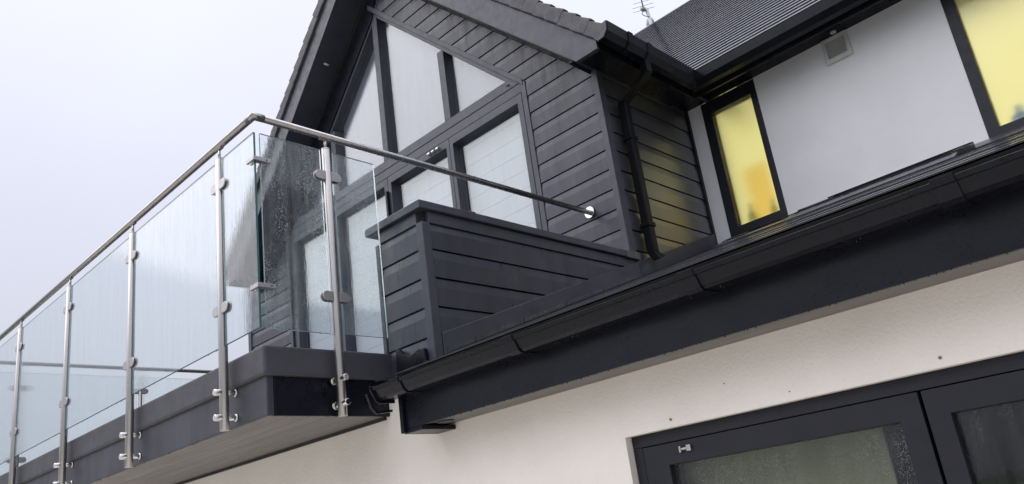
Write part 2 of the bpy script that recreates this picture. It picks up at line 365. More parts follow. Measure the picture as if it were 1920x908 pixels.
MB().prism_xz([(m(-2.60),2.60),(m(-2.60),2.75),(m(-5.16),5.19),(m(-5.03),4.78),(m(-3.40),3.16)], YG-0.002, YG+0.018).build('rake_panel', M_BLACK, gable, bevel=0.002)
def skirt(x0, x1, ya, yb_, h, parent):
    MB().prism_yz([(ya, zroof(ya)-0.03),(yb_, zroof(yb_)-0.03),(yb_, zroof(yb_)+h),(ya, zroof(ya)+h)], x0, x1).build('skirting_trim', M_TRIM, parent, bevel=0.003)
skirt(XS-0.0205, XS+0.016, YG+0.063, 5.214, 0.10, side)

# ---- twin gable at the other end of the house, its near side wall opposite the first one
XC2 = 4.25
tw = MB(); tw.prism_xz([(1.91,0.5),(6.59,0.5),(6.59,2.95),(XC2,5.27),(1.91,2.95)], YG, 7.4).build('gable_wall', M_CLAD, house)
for s in (1, -1):
    mm = lambda x: XC2 + s*(x - XC)
    MB().prism_xz([(mm(-2.42), 3.0), (mm(XC), 0.58-XC), (mm(XC), 0.19-XC), (mm(-2.70), 2.889), (mm(-2.50), 2.889)], YBG_, 7.5).build('gable_roof', M_TILE, house)

# ---- gable glazing: upper window
def bar_xz(poly, y0, y1, name, parent, mat=M_FRAME, bevel=0.004): return MB().prism_xz(poly, y0, y1).build(name, mat, parent, bevel=bevel)
YF, YP = YG+0.012, YG+0.068
gwin = thing('gable_window', 'triangular glazed gable window in anthracite frame above the balcony doors', 'window', (XC, YG, 3.2))
gwin.parent = house; gwin.location = gwin.location - W[house]; del gwin['category']
O, Iq = -0.208, -0.285       # x+z of the outer and inner rake edges of the frame
for s in (1, -1):
    mm = (lambda x: x) if s == 1 else (lambda x: 2*XC - x)
    bar_xz([(mm(O-3.203), 3.203), (mm(XC), O-XC), (mm(XC), Iq-XC), (mm(Iq-3.203), 3.203)], YF, YP+0.05, 'rake_frame', gwin)
bar_xz([(O-3.2, 3.20), (Iq-3.28, 3.283), (2*XC-(Iq-3.28), 3.283), (2*XC-(O-3.2), 3.20)], YF-0.004, YP+0.05, 'window_sill_bar', gwin)
MUL = [-4.249, -5.092, -5.89]
for x in MUL:
    top = min(Iq - (x+0.04), (x-0.04) - 2*XC + Iq) if abs(x-XC) > 0.1 else Iq - XC - 0.02
    bar_xz([(x-0.038, 3.284), (x+0.038, 3.284), (x+0.038, top+0.02), (x-0.038, top+0.02)], YF-0.002, YP+0.05, 'mullion', gwin)
edges = [Iq-3.283] + [x for x in MUL] + [2*XC-(Iq-3.283)]
for i in range(4):
    xr_, xl = edges[i] - (0.038 if i else 0), edges[i+1] + (0.038 if i < 3 else 0)
    topz = lambda x: min(Iq - x, x - 2*XC + Iq)
    P = [(xl, 3.283), (xr_, 3.283)]
    if i: P.append((xr_, topz(xr_)))
    if xl < XC < xr_: P.append((XC, topz(XC)))
    if i < 3: P.append((xl, topz(xl)))
    MB().prism_xz(P, YP, YP+0.008).build('pane', M_PANE, gwin)
    MB().prism_xz(P, YP+0.055, YP+0.06).build('blind', M_BLIND, gwin)
MB().cyl((-3.556, YF-0.012, 3.236), (-3.525, YF-0.012, 3.236), 0.004, n=8).build('drain_cap', M_RUBBER, gwin)

# ---- balcony doors
door = thing('balcony_door', 'four leaf glazed balcony door with anthracite frames', 'door', (XC, YG, 0.9))
door.parent = house; door.location = door.location - W[house]; del door['category']
bar_xz([(-3.40,0.86),(-3.385,3.199),(-6.755,3.199),(-6.74,0.86),(-6.715,0.86),(-6.715,3.122),(-3.425,3.122),(-3.425,0.86)], YF, YP+0.05, 'door_frame', door, bevel=0.002)
stiles = [(-3.428,-3.478,-4.225,-4.264), (-4.268,-4.308,-5.058,-5.103), (-5.107,-5.158,-5.905,-5.943), (-5.947,-5.985,-6.668,-6.712)]
for a, b, c, d_ in stiles:
    f = MB(); y0, y1 = YF-0.002, YP+0.04
    f.ring(d_, a, 0.90, 3.118, c, b, 1.0, 3.05, y0, y1)
    leaf = f.build('door_leaf', M_FRAME, door, bevel=0.003)
    MB().box(c, b, YP, YP+0.008, 1.0, 3.05).build('pane', M_PANE, leaf)
    bl = MB(); z = 1.0
    for z in [1.0 + 0.143*i for i in range(15)]:
        if z < 3.05: bl.box(c, b, YP+0.056, YP+0.062, z+0.0015, min(3.05, z+0.1405))
    bl.box(c, b, YP+0.064, YP+0.066, 1.0, 3.05, 1)
    bl.build('blind', [M_BLIND2, M_VENT], leaf)
for x in (-4.51, -4.455, -4.40): MB().cyl((x-0.016, YF-0.014, 3.083), (x+0.016, YF-0.014, 3.083), 0.013, n=14).build('hinge', M_CHROME, door, bevel=0.002)
MB().box(-5.115, -5.095, YF-0.03, YF-0.0025, 2.70, 2.98).build('pull_handle', M_BLACK, door, bevel=0.004)

# ---- gable roof, barge boards, verges, eaves
YBG = 3.84
for s, nm in ((1, 'r'), (-1, 'l')):
    mm = (lambda x: x) if s == 1 else (lambda x: 2*XC - x)
    cb, ct, foot = 0.19, 0.435, 2.889
    if s == 1: P = [(cb-foot, foot), (-2.515, foot), (-2.515, 2.95), (XC, ct-XC), (XC, cb-XC)]
    else: P = [(cb-foot-0.02, foot-0.015), (-2.50, foot-0.015), (-2.50, 2.95), (XC, ct-XC), (XC, cb-XC)]
    P = [(mm(x), z) for x, z in P]
    MB().prism_xz(P, YBG, YBG+0.022).build('barge_board', M_TRIM, house, bevel=0.003)
    cs = 0.185
    P = [(cs-2.93, 2.93), (XC, cs-XC), (XC, cs+0.02-XC), (cs+0.02-2.93, 2.93)]
    MB().prism_xz([(mm(x), z) for x, z in P], YBG+0.022, YG+0.018).build('raking_soffit', M_TRIM, house)
    roof = MB(); e = 0.46      # structural deck under the tiles
    roof.prism_xz([(mm(-2.46), 2.98), (mm(XC), 0.52-XC), (mm(XC), 0.40-XC), (mm(-2.55), 2.95)], YBG+0.004, 7.5)
    rdeck = roof.build('gable_roof', M_TILEG, house)
    tl = MB(); n = 27; gauge = 0.138
    for k in range(n):
        t0 = k*gauge; x0 = -2.42 - t0*0.7071; z0 = 3.0 + t0*0.7071; x1 = x0 - (gauge+0.02)*0.7071; z1 = z0 + (gauge+0.02)*0.7071
        th = 0.016
        if x1 < XC: x1 = XC
        tl.prism_xz([(mm(x0), z0-th), (mm(x0+0.006), z0), (mm(x1), z1-0.012), (mm(x1), z1-0.026)], YBG+0.03, 7.45)
        v = MB()
        hb = 0.088 + 0.006*random.random()
        v.prism_xz([(mm(x0+0.004-hb*0.75), z0-hb*0.75-0.005), (mm(x0+0.012), z0+0.008), (mm(x1-0.006), z1-0.004), (mm(x1-hb*0.70), z1-hb*0.70-0.02)], YBG-0.022-0.004*random.random()-0.002*(k % 2), YBG+0.028)
        v.build('verge_tile', M_TILEG, rdeck, bevel=0.008)
    tl.build('tile_course', M_TILE, rdeck, kind='stuff')
MB().cyl((-5.728-0.006, 3.975, 4.582-0.006), (-5.728+0.006, 3.975, 4.582+0.006), 0.026, n=20).build('soffit_light', M_VENT, house)
def eave_gutter_profile(): # (out, z): out measured from fascia towards the rim
    return [(0.0, 3.015), (0.0, 2.955), (0.03, 2.925), (0.075, 2.93), (0.105, 2.965), (0.112, 3.03), (0.118, 3.03), (0.112, 2.960), (0.078, 2.922), (0.03, 2.917), (-0.002, 2.945), (-0.002, 3.015)]
# right eave of the gable: fascia, soffit, gutter
MB().box(-2.532, -2.515, YBG+0.022, 5.004, 2.89, 3.02).build('fascia_board', M_BLACK, house, bevel=0.002)
MB().box(XS-0.06, -2.5325, YBG+0.041, 5.003, 2.935, 2.95).build('eave_soffit', M_BLACK, house)
MB().box(-2.70, -2.5325, YBG+0.0225, YBG+0.04, 2.892, 2.955).build('box_end', M_TRIM, house)
gp = MB(); pr = eave_gutter_profile()
gp.loft([(-2.515+o, YBG-0.01, z) for o, z in pr], [(-2.515+o, 5.005-o, z) for o, z in pr])
gp.loft([(-2.515+o, 5.005-o, z) for o, z in pr], [(7.0, 5.005-o, z) for o, z in pr])
gut2 = gp.build('gutter', M_BLACK, house)
MB().prism_xz([(-2.515+o, z) for o, z in [(0,3.015),(0,2.95),(0.03,2.92),(0.076,2.925),(0.107,2.962),(0.115,3.03)]], YBG-0.022, YBG-0.011).build('stop_end', M_TRIM, gut2, bevel=0.002)
pj = [(o*1.04+0.002 if o > 0 else o, z-0.004) for o, z in [(0,3.02),(0,2.945),(0.03,2.914),(0.078,2.918),(0.110,2.958),(0.119,3.036)]]
for y in (4.05, 4.27): MB().loft([(-2.515+o, y, z) for o, z in pj], [(-2.515+o, y+0.05, z) for o, z in pj]).build('gutter_union', M_BLACK, gut2)
# left eave
MB().box(-7.66, -7.64, YBG+0.022, 7.4, 2.875, 3.02).build('fascia_board', M_BLACK, house)
MB().box(-7.639, -7.58, YBG+0.022, 7.4, 2.905, 2.92).build('eave_soffit', M_BLACK, house)
# main eave
MB().box(-2.5145, 7, 5.005, 5.022, 2.892, 3.02).build('fascia_board', M_BLACK, house, bevel=0.002)
MB().box(-2.80, 7, 5.0225, 5.249, 2.957, 2.972).build('eave_soffit', M_BLACK, house)
MB().cyl((-1.498, 5.195, 2.95), (-1.498, 5.195, 2.958), 0.02, n=16).build('soffit_light', M_VENT, house)

# ---- main roof: 45 degree slope of small wet tiles in straight courses
zmain = lambda y: y - 1.87
MB().prism_yz([(4.94, 3.035), (7.06, 5.155), (9.2, 3.02), (9.2, 2.9), (5.03, 2.98)], -2.3, 7.0).build('roof_deck', M_TILEG, house)
MB().loft([(-2.47,5.0,3.09), (-2.2,5.0,3.09), (-2.2,7.06,5.155), (-4.63,7.06,5.155)], [(-2.47,5.03,3.02), (-2.2,5.03,3.02), (-2.2,7.09,5.06), (-4.63,7.09,5.06)]).build('valley_deck', M_TILEG, house)
tl = MB(); G = 0.0826; nC = 37
for k in range(nC):
    s0 = k*G; y0 = 4.905 + s0*0.7071; z0 = 3.04 + s0*0.7071
    xl = 2.45 - y0 - 0.05; x = xl - 0.11*(k % 2)
    ca = 0.7071; th = 0.0080
    while x < 3.2:
        wd = 0.165; a = max(x, xl); b_ = x + wd - 0.0008
        if b_ - a > 0.01:
            j = random.uniform(-0.00015, 0.00015); l = G*1.25
            # tile: butt edge faces down the slope
            n_ = (-ca, ca); u = (ca, ca)
            P = [(y0, z0), (y0 - n_[1]*0 + n_[0]*(th+j), z0 + n_[1]*(th+j)), (y0 + u[0]*l + n_[0]*0.0, z0 + u[1]*l + 0.0), (y0 + u[0]*l, z0 + u[1]*l - 0.008)]
            tl.prism_yz(P, a, b_)
        x += wd
tl.build('roof_tile', M_TILEU, house, kind='stuff')

# ---- lower pent roof of slates, fascia, soffit, gutter
MB().prism_yz([(2.13, zroof(2.13)-0.012), (5.249, zroof(5.249)-0.012), (5.249, 1.2), (2.18, 0.5)], -2.69, 7.0).build('pent_roof_deck', M_TILE, house)
tl = MB(); G2 = 0.20; a2 = math.atan(0.353); cu, su = math.cos(a2), math.sin(a2)
for k in range(17):
    y0 = 2.085 + k*G2*cu; z0 = zroof(y0) - 0.003
    x = -2.80 - 0.15*(k % 2); thc = random.uniform(0.0010, 0.0029)
    while x < 3.2:
        wd = random.uniform(0.30, 0.42); a, b_ = max(x, -2.80), x + wd - 0.001
        if y0 > 2.3 and b_ < -2.70: x += wd; continue
        if y0 > 2.3: a = max(a, -2.70)
        if b_ - a > 0.02:
            th = thc + random.uniform(-0.0002, 0.0002) + (0.0010 if random.random() < 0.10 else 0); l = min(G2*1.15, (5.245-y0)/cu)
            P = [(y0, z0-0.003), (y0 - su*th, z0 + cu*th), (y0 + cu*l, z0 + su*l), (y0 + cu*l, z0 + su*l - 0.006)]
            tl.prism_yz(P, a, b_)
        x += wd
tl.build('roof_slate', M_TILE, house, kind='stuff')
MB().prism_yz([(5.08, zroof(5.08)+0.004), (5.2485, 1.845), (5.2485, 1.838), (5.08, zroof(5.08)+0.001)], -2.66, 7).build('apron_flashing', M_LEAD, house)
MB().box(-2.70, 7, 2.152, 2.17, 0.474, 0.69).build('fascia_board', M_BLACK, house, bevel=0.002)
lsof = MB().box(-2.70, 7, 2.1705, 2.3395, 0.484, 0.499).build('eave_soffit', M_SOFF, house)
MB().cyl((-2.56, 2.25, 0.478), (-2.56, 2.25, 0.4835), 0.036, n=24).build('round_vent', M_GRP, lsof)
be = MB(); be.prism_yz([(2.135,0.458),(2.135,0.70),(2.339,0.70),(2.339,0.468)], -2.722, -2.7005); be.box(-2.722,-2.60,2.152,2.339,0.456,0.4735)
be.build('eave_box_end', M_BLACK, house, bevel=0.003)
GP = [(2.151,0.668),(2.151,0.612),(2.075,0.608),(2.060,0.617),(2.042,0.648),(2.034,0.648),(2.030,0.661),(2.036,0.664),(2.040,0.660),(2.048,0.652),(2.066,0.622),(2.078,0.614),(2.147,0.617),(2.147,0.668)]
gut = MB().prism_yz(GP, -2.765, 7).build('gutter', M_BLACK, house)
MB().prism_yz([(2.151,0.670),(2.151,0.598),(2.068,0.594),(2.050,0.606),(2.024,0.652),(2.024,0.668)], -2.772, -2.762).build('stop_end', M_BLACK, gut, bevel=0.002)
def outl(e): return [(2.151,0.669),(2.151,0.612-e),(2.075-e,0.608-e),(2.060-e*1.2,0.617-e),(2.042-e*1.2,0.648-e*.4),(2.034-e,0.648-e*.3),(2.028-e,0.667),(2.040,0.667),(2.052,0.652),(2.072,0.618),(2.145,0.618),(2.145,0.669)]
for x in (-2.63, -1.965, -1.205, -0.475, 0.3):
    MB().prism_yz(outl(0.005), x, x+0.055).build('gutter_union', M_BLACK, gut, bevel=0.0015)
# bracket at the end of the gutter
MB().prism_yz([(2.152,0.575),(2.072,0.565),(2.052,0.585),(2.030,0.640),(2.022,0.640),(2.044,0.580),(2.068,0.555),(2.152,0.565)], -2.80, -2.785).build('gutter_bracket', M_BLACK, gut, bevel=0.0015)

# ---- roof windows lying in the pent roof
def roof_window(x0, x1, y0, y1, h):
    f = MB(); q = lambda y, d: (y - su*d, zroof(y) + cu*d)
    def slab(xa, xb, ya, yb_, d0, d1, mi=0): f.prism_yz([q(ya,d0), q(yb_,d0), q(yb_,d1), q(ya,d1)], xa, xb, mi)
    slab(x0, x1, y0, y0+0.06, -0.01, h*0.8); slab(x0, x1, y1-0.05, y1, -0.01, h*1.25)
    slab(x0, x0+0.05, y0+0.06, y1-0.05, -0.01, h); slab(x1-0.05, x1, y0+0.06, y1-0.05, -0.01, h)
    o = f.build('roof_window', M_BLACK, house, bevel=0.003)
    MB().prism_yz([q(y0+0.06,h*0.5), q(y1-0.05,h*0.5), q(y1-0.05,h*0.62), q(y0+0.06,h*0.62)], x0+0.05, x1-0.05).build('pane', M_LEAD, o)
    MB().prism_yz([q(y0-0.10,0.006), q(y0+0.0,h*0.6), q(y0+0.0,h*0.2), q(y0-0.10,0.001)], x0-0.03, x1+0.03).build('flashing', M_LEAD, o)
roof_window(-1.78, -0.90, 4.45, 5.10, 0.036)
roof_window(-2.40, -1.95, 4.70, 5.08, 0.022)

# ---- upper lit windows
def lit_window(x0, x1, z0, z1, gx0, gx1, gz0, gz1):
    t = thing('window', '', '', ((x0+x1)/2, YU, z0)); t.parent = house; t.location = t.location - W[house]
    del t['label']; del t['category']
    f = MB(); y0, y1 = YU-0.006, YU+0.07
    f.ring(x0+0.001, x1-0.001, z0, z1, gx0, gx1, gz0, gz1, y0, y1)
    f.build('frame', M_BFRAME, t, bevel=0.003)
    MB().box(gx0, gx1, YU+0.036, YU+0.042, gz0, gz1).build('pane', M_FROST, t)
    r = MB(); a, b, c, d_ = x0-0.12, x1+0.12, z0-0.1, z1+0.05; yb = YU+0.62
    r.add([(a,YU+0.26,c),(b,YU+0.26,c),(b,YU+0.26,d_),(a,YU+0.26,d_),(a,yb,c),(b,yb,c),(b,yb,d_),(a,yb,d_)], [(4,5,6,7),(0,1,5,4),(2,3,7,6),(0,3,7,4),(1,2,6,5)])
    r.build('lit_room', M_LIT, t)
    s_ = MB(); s_.box(gx0-0.02, gx1+0.02, YU+0.0705, YU+0.259, gz0-0.03, gz0-0.012); s_.build('inner_sill', M_VENT, t)
    return t
lit_window(-2.606, -2.147, 1.828, 2.949, -2.53, -2.195, 1.905, 2.845)
lit_window(-0.846, 0.35, 1.828, 2.949, -0.778, 0.28, 1.893, 2.85)

# ---- air vent
vt = MB(); x0, x1, z0, z1 = -1.608, -1.426, 2.762, 2.953
vt.ring(x0, x1, z0, z1, x0+0.024, x1-0.030, z0+0.036, z1-0.03, YU-0.022, YU-0.0005)
vent = vt.build('air_vent', M_VENT, house, bevel=0.005)
sl = MB()
for i in range(12):
    z = z0 + 0.039 + i*0.0103
    sl.prism_yz([(YU-0.004,z+0.007),(YU-0.016,z),(YU-0.014,z-0.001),(YU-0.002,z+0.006)], x0+0.025, x1-0.031)
sl.build('louvre', M_MESH, vent, kind='stuff')
MB().box(x0+0.024, x1-0.03, YU-0.0035, YU-0.001, z0+0.036, z1-0.03).build('backing', M_MESH, vent)

# ---- lower patio door
pd = thing('patio_door', '', '', (-0.3, YL, -1.75)); pd.parent = house; pd.location = pd.location - W[house]; del pd['label']; del pd['category']
yf = 2.373
MB().box(-1.724, 1.748, yf, yf+0.07, 0.2245, 0.2655).build('head_frame', M_BFRAME, pd, bevel=0.002)
MB().box(-1.724, -1.686, yf, yf+0.07, -1.74, 0.224).build('jamb_frame', M_BFRAME, pd, bevel=0.002)
MB().box(1.71, 1.748, yf, yf+0.07, -1.74, 0.224).build('jamb_frame', M_BFRAME, pd, bevel=0.002)
for a, b in ((-1.683, -0.746), (-0.737, 0.25), (0.26, 1.70)):
    f = MB(); y0, y1 = yf-0.004, yf+0.065
    ga, gb = a+0.099, b-0.064 if a < -1 else b-0.09
    if a > -1: ga = a+0.06
    f.ring(a, b, -1.72, 0.2215, ga, gb, -1.60, 0.150, y0, y1)
    sh = f.build('sash', M_BFRAME, pd, bevel=0.0025)
    MB().box(ga, gb, yf+0.022, yf+0.03, -1.60, 0.150).build('pane', M_PANED, sh)
hh = MB(); hh.box(-1.530, -1.522, yf-0.014, yf-0.0045, 0.183, 0.203); hh.cyl((-1.521, yf-0.010, 0.193), (-1.500, yf-0.010, 0.193), 0.005, n=10); hh.box(-1.499, -1.482, yf-0.016, yf-0.0045, 0.183, 0.203)
hh.build('hinge', M_STEELD, pd, bevel=0.001)
MB().box(-1.62, -0.915, yf+0.14, yf+0.15, -1.7, 0.26).build('curtain', M_CURT, pd)
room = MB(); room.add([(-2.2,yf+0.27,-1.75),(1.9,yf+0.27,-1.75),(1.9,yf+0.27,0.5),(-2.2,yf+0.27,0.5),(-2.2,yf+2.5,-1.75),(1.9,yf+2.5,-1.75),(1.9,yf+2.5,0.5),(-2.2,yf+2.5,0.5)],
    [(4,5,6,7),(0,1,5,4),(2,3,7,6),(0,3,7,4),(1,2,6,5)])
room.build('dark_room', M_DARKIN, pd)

# ---- downpipe on the gable side
dp = MB(); dp.box(XS+0.014, XS+0.074, 4.262, 4.322, 1.60, 2.72)
pipe = dp.build('downpipe', M_PIPE, house, bevel=0.006)
MB().loft([(XS+0.015,4.262,2.70),(XS+0.073,4.262,2.70),(XS+0.073,4.322,2.70),(XS+0.015,4.322,2.70)], [(-2.49,4.262,2.83),(-2.43,4.262,2.83),(-2.43,4.322,2.83),(-2.49,4.322,2.83)]).build('swan_neck', M_PIPE, pipe, bevel=0.004)
MB().box(-2.49, -2.43, 4.262, 4.322, 2.826, 2.93).build('outlet', M_PIPE, pipe, bevel=0.005)
for z in (1.78, 2.42): MB().box(XS+0.008, XS+0.080, 4.252, 4.332, z, z+0.03).build('pipe_clip', M_PIPE, pipe, bevel=0.003)
MB().loft([(XS+0.015,4.262,1.602),(XS+0.073,4.262,1.602),(XS+0.073,4.322,1.602),(XS+0.015,4.322,1.602)], [(XS+0.055,4.262,1.535),(XS+0.115,4.262,1.535),(XS+0.115,4.322,1.565),(XS+0.055,4.322,1.565)]).build('shoe', M_PIPE, pipe, bevel=0.004)

# ------------------------------------------------------------------ things seen blurred through the lit windows
tag(MB().box(-2.49, -2.285, YU+0.20, YU+0.23, 1.90, 2.39).build('towel', M_ORANGE, bevel=0.02), 'orange cloth seen blurred through the narrow lit window', 'towel')
def bottle(x, z, h, r, mat, label):
    y = YU+0.13
    b = MB(); b.cyl((x,y,z),(x,y,z+h*0.6), r, n=14); b.cyl((x,y,z+h*0.6),(x,y,z+h*0.72), r, r*0.4, n=14); b.cyl((x,y,z+h*0.72),(x,y,z+h), r*0.4, n=14)
    tag(b.build('bottle', mat), label, 'bottle')
bottle(-2.465, 1.87, 0.21, 0.034, M_GREEN, 'left of two dark bottle shapes behind the narrow lit window')
bottle(-2.285, 1.87, 0.19, 0.028, M_GREEN, 'right of two dark bottle shapes behind the narrow lit window')
bottle(-0.672, 1.86, 0.16, 0.055, M_BLUE, 'bluish bottle shape blurred in lower corner of the wide lit window')

# ------------------------------------------------------------------ aerial and dish behind the ridge
aer = thing('tv_aerial', 'small television aerial on a short pole above the main roof ridge', 'aerial', (-3.90, 7.20, 5.0))
MB().cyl((-3.905,7.20,4.95), (-3.955,7.20,5.52), 0.021, n=14).build('pole', M_GALV, aer)
bd = Vector((0.48, -0.876, 0.0)); ed = Vector((0.876, 0.48, 0)); c0 = Vector((-3.975, 7.17, 5.505))
MB().box(-3.995, -3.945, 7.12, 7.19, 5.488, 5.525).build('bracket', M_VENT, aer, bevel=0.006)
MB().cyl(c0, c0 + bd*0.5 + Vector((0.0,0,0.05)), 0.008, n=8).build('boom', M_GALV, aer)
for t, hl in ((0.0, 0.125), (0.07, 0.12), (0.14, 0.10), (0.21, 0.08), (0.28, 0.075), (0.35, 0.07), (0.42, 0.07)):
    p = c0 + bd*t + Vector((0,0,0.1*t)); MB().cyl(p-ed*hl, p+ed*hl, 0.0032, n=6).build('element', M_GALV, aer)
MB().tube([(-3.985,7.14,5.475),(-3.985,7.14,5.43),(-3.96,7.15,5.40),(-3.93,7.185,5.39)], 0.004, 8).build('cable', M_RUBBER, aer)
ds = MB(); nr, na = 6, 24; cD = Vector((-4.02, 7.27, 5.335)); axd = Vector((0.55, 0.75, 0.25)).normalized(); ua = axd.orthogonal().normalized(); ub = axd.cross(ua)
vs = []; R0 = 0.105
for side_ in (0, 1):
    for i in range(nr+1):
        r = R0*i/nr
        for j in range(na):
            t = 2*math.pi*j/na; vs.append(cD + (ua*math.cos(t)+ub*math.sin(t))*r + axd*(r*r*3.2 + 0.004*side_))
fs = []
for sd_ in (0, 1):
    b0 = sd_*(nr+1)*na
    for i in range(nr):
        for j in range(na): fs.append((b0+i*na+j, b0+i*na+(j+1) % na, b0+(i+1)*na+(j+1) % na, b0+(i+1)*na+j))
b1 = (nr+1)*na
for j in range(na): fs.append((nr*na+j, nr*na+(j+1) % na, b1+nr*na+(j+1) % na, b1+nr*na+j))
ds.add(vs, fs, 0, True)
dish = thing('satellite_dish', 'grey rounded dish half hidden behind the ridge beside the aerial pole', 'satellite dish', (-3.955, 7.3, 5.0))
ds.build('reflector', M_DISH, dish); MB().cyl(cD + axd*0.01, cD + axd*0.06 + Vector((0,0,-0.3)), 0.012, n=10).build('mount', M_GALV, dish)

# ------------------------------------------------------------------ balcony
bal = thing('balcony', 'anthracite edged balcony deck jutting over the white wall with grey boarded soffit', 'balcony', (-5.3, 2.0, 0.6))
XB0, XB1, YB = -7.66, -3.05, 1.707
fa = MB(); fa.prism_xy([(XB0,YB),(XB1,YB),(XB1,YB+0.035),(XB1-0.02,YB+0.035),(XB1-0.02,YB+0.02),(XB0+0.02,YB+0.02),(XB0+0.02,4.05),(XB0,4.05)], 0.597, 0.775)
fa.build('fascia', M_FASC, bal, bevel=0.012, seg=3)
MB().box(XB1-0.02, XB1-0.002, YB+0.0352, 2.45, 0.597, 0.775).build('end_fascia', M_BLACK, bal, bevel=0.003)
cp = MB(); e = 0.02
cp.prism_xy([(XB0-e,YB-e),(XB1+e,YB-e),(XB1+e,2.375),(XB1-0.06,2.375),(XB1-0.06,YB+0.06),(XB0+0.06,YB+0.06),(XB0+0.06,4.05),(XB0-e,4.05)], 0.766, 0.897)
cp.build('edge_trim', M_GRP, bal, bevel=0.014, seg=3)
MB().box(XB0+0.061, XB1-0.061, YB+0.061, YG+0.05, 0.80, 0.862).build('deck', M_GRP, bal)
MB().box(-3.0501, -2.71, 2.376, YG+0.01, 0.64, 0.80).build('deck_edge', M_BLACK, bal)
for i in range(6):
    y0 = YB+0.0205 + i*0.1025
    MB().prism_xy([(XB0+0.021,y0),(XB1-0.021,y0),(XB1-0.021,y0+0.1005),(XB0+0.021,y0+0.1005)], 0.601, 0.613).build('soffit_board', M_SOFF, bal, bevel=0.006)
MB().box(XB0+0.021, XB1-0.021, YB+0.021, 2.339, 0.6135, 0.63).build('soffit_backing', M_RUBBER, bal)
MB().box(XB0+0.03, XB1-0.03, 2.326, 2.3395, 0.585, 0.6005).build('wall_bead', M_RUBBER, bal)

# ------------------------------------------------------------------ boxed parapet at the end of the balcony
par = thing('parapet', 'dark boarded parapet wall with overhanging capping beside the balcony rail', 'parapet', (-2.9, 3.2, 0.8))
PX, PYf = -2.702, 2.357            # outer faces
MB().prism_yz([(PYf+0.02,0.66),(YG-0.001,0.66),(YG-0.001,1.53),(PYf+0.02,1.53)], -3.05, PX-0.02).build('core', M_RUBBER, par)
for z in (0.757, 0.900, 1.043, 1.187, 1.330):
    zt = z
    if z < 1.3:
        board_x(z, PYf+0.02, lambda q: -3.045, lambda q: -2.742, par)
        board_y(z, PX-0.02, lambda q: 2.398, lambda q: min(YG-0.004, (q-0.80)/0.353+2.08), par)
    else:
        PROF2 = PROF; PROF = [(0,0.004),(0.020,0.004),(0.020,0.096),(0.0145,0.132),(0,0.132)]
        board_x(z, PYf+0.02, lambda q: -3.045, lambda q: -2.742, par); board_y(z, PX-0.02, lambda q: 2.398, lambda q: min(YG-0.004, (q-0.80)/0.353+2.08), par); PROF = PROF2
MB().box(-2.741, PX+0.010, PYf-0.010, PYf+0.039, 0.66, 1.462).build('corner_trim', M_TRIM, par, bevel=0.003)
MB().box(-3.072, -3.046, PYf-0.008, PYf+0.06, 0.66, 1.462).build('corner_trim', M_TRIM, par, bevel=0.003)
MB().box(-3.0455, -2.7415, PYf-0.004, PYf+0.0195, 1.4645, 1.524).build('frieze', M_TRIM, par, bevel=0.002)
MB().box(PX-0.0195, PX+0.004, PYf+0.0395, YG-0.003, 1.4645, 1.524).build('frieze', M_TRIM, par, bevel=0.002)
MB().box(-3.125, -2.680, 2.330, YG-0.014, 1.526, 1.568).build('capping', M_TRIM, par, bevel=0.004)
MB().box(-3.127, -2.677, 2.66, 2.70, 1.524, 1.5705).build('capping_joint', M_TRIM, par, bevel=0.002)
MB().box(-2.72, -2.676, 3.98, YG+0.03, 1.522, 1.5715).build('lead_end', M_LEAD, par, bevel=0.002)
MB().prism_yz([(2.40, zroof(2.40)-0.03),(YG+0.02, zroof(YG+0.02)-0.03),(YG+0.02, zroof(YG+0.02)+0.10),(2.40, zroof(2.40)+0.10)], PX-0.0195, PX+0.014).build('skirting_trim', M_TRIM, par, bevel=0.003)
MB().prism_xz([(-2.955,0.70),(-2.953,0.897),(-2.922,0.884),(-2.897,0.859),(-2.848,0.837),(-2.794,0.856),(-2.744,0.849),(-2.732,0.70)], 2.325, 2.346).build('lead_apron', M_BLACK, par, bevel=0.003)
ls = MB()
for i in range(9):
    y = 2.42 + i*0.18
    ls.prism_yz([(y, zroof(y)+0.001),(y+0.176, zroof(y+0.176)+0.001),(y+0.176, zroof(y+0.176)+0.022),(y, zroof(y)+0.026)], PX+0.0145, PX+0.018+0.003*(i % 2))
ls.build('lead_soaker', M_LEAD, par)

# ------------------------------------------------------------------ glass balustrade
XR, YR, XLF = -2.978, 1.65, -7.735
bs = thing('glass_balustrade', 'steel and glass balcony balustrade wet with rain running round the balcony', 'balustrade', (XR, YR, 0.58))
rail = MB().tube([(XLF, 4.6, 1.957), (XLF, YR, 1.957), (XR, YR, 1.957), (XR, 4.087, 1.957)], 0.0175, 24).build('handrail', M_RAIL, bs)
MB().cyl((XR, 4.074, 1.957), (XR, 4.083, 1.957), 0.040, n=32).build('wall_flange', M_CHROME, rail, bevel=0.002)
sl = MB(); sl.tube([(XR-0.055, YR, 1.957), (XR, YR, 1.957), (XR, YR+0.05, 1.957)], 0.0182, 24); sl.build('corner_elbow', M_RAIL, rail)
MB().cyl((XR, 2.50, 1.957), (XR, 2.505, 1.957), 0.0179, n=24).build('rail_joint', M_RAIL, rail)
HP = 0.0205
base = Vector((-3.314, YR, 0.582))
def mk(mb, name, mat, bevel=0.0, parent=None):
    me = mb.mesh(name, mat); o = bpy.data.objects.new(name, me); COL.objects.link(o)
    if bevel:
        b = o.modifiers.new('bevel', 'BEVEL'); b.width = bevel; b.segments = 2; b.limit_method = 'ANGLE'; b.angle_limit = math.radians(40)
    o.parent = parent; return o
H = 1.885 - 0.582
post = mk(MB().cyl((0,0,0), (0,0,H), HP, n=28), 'post', M_STEEL, 0.002, bs)
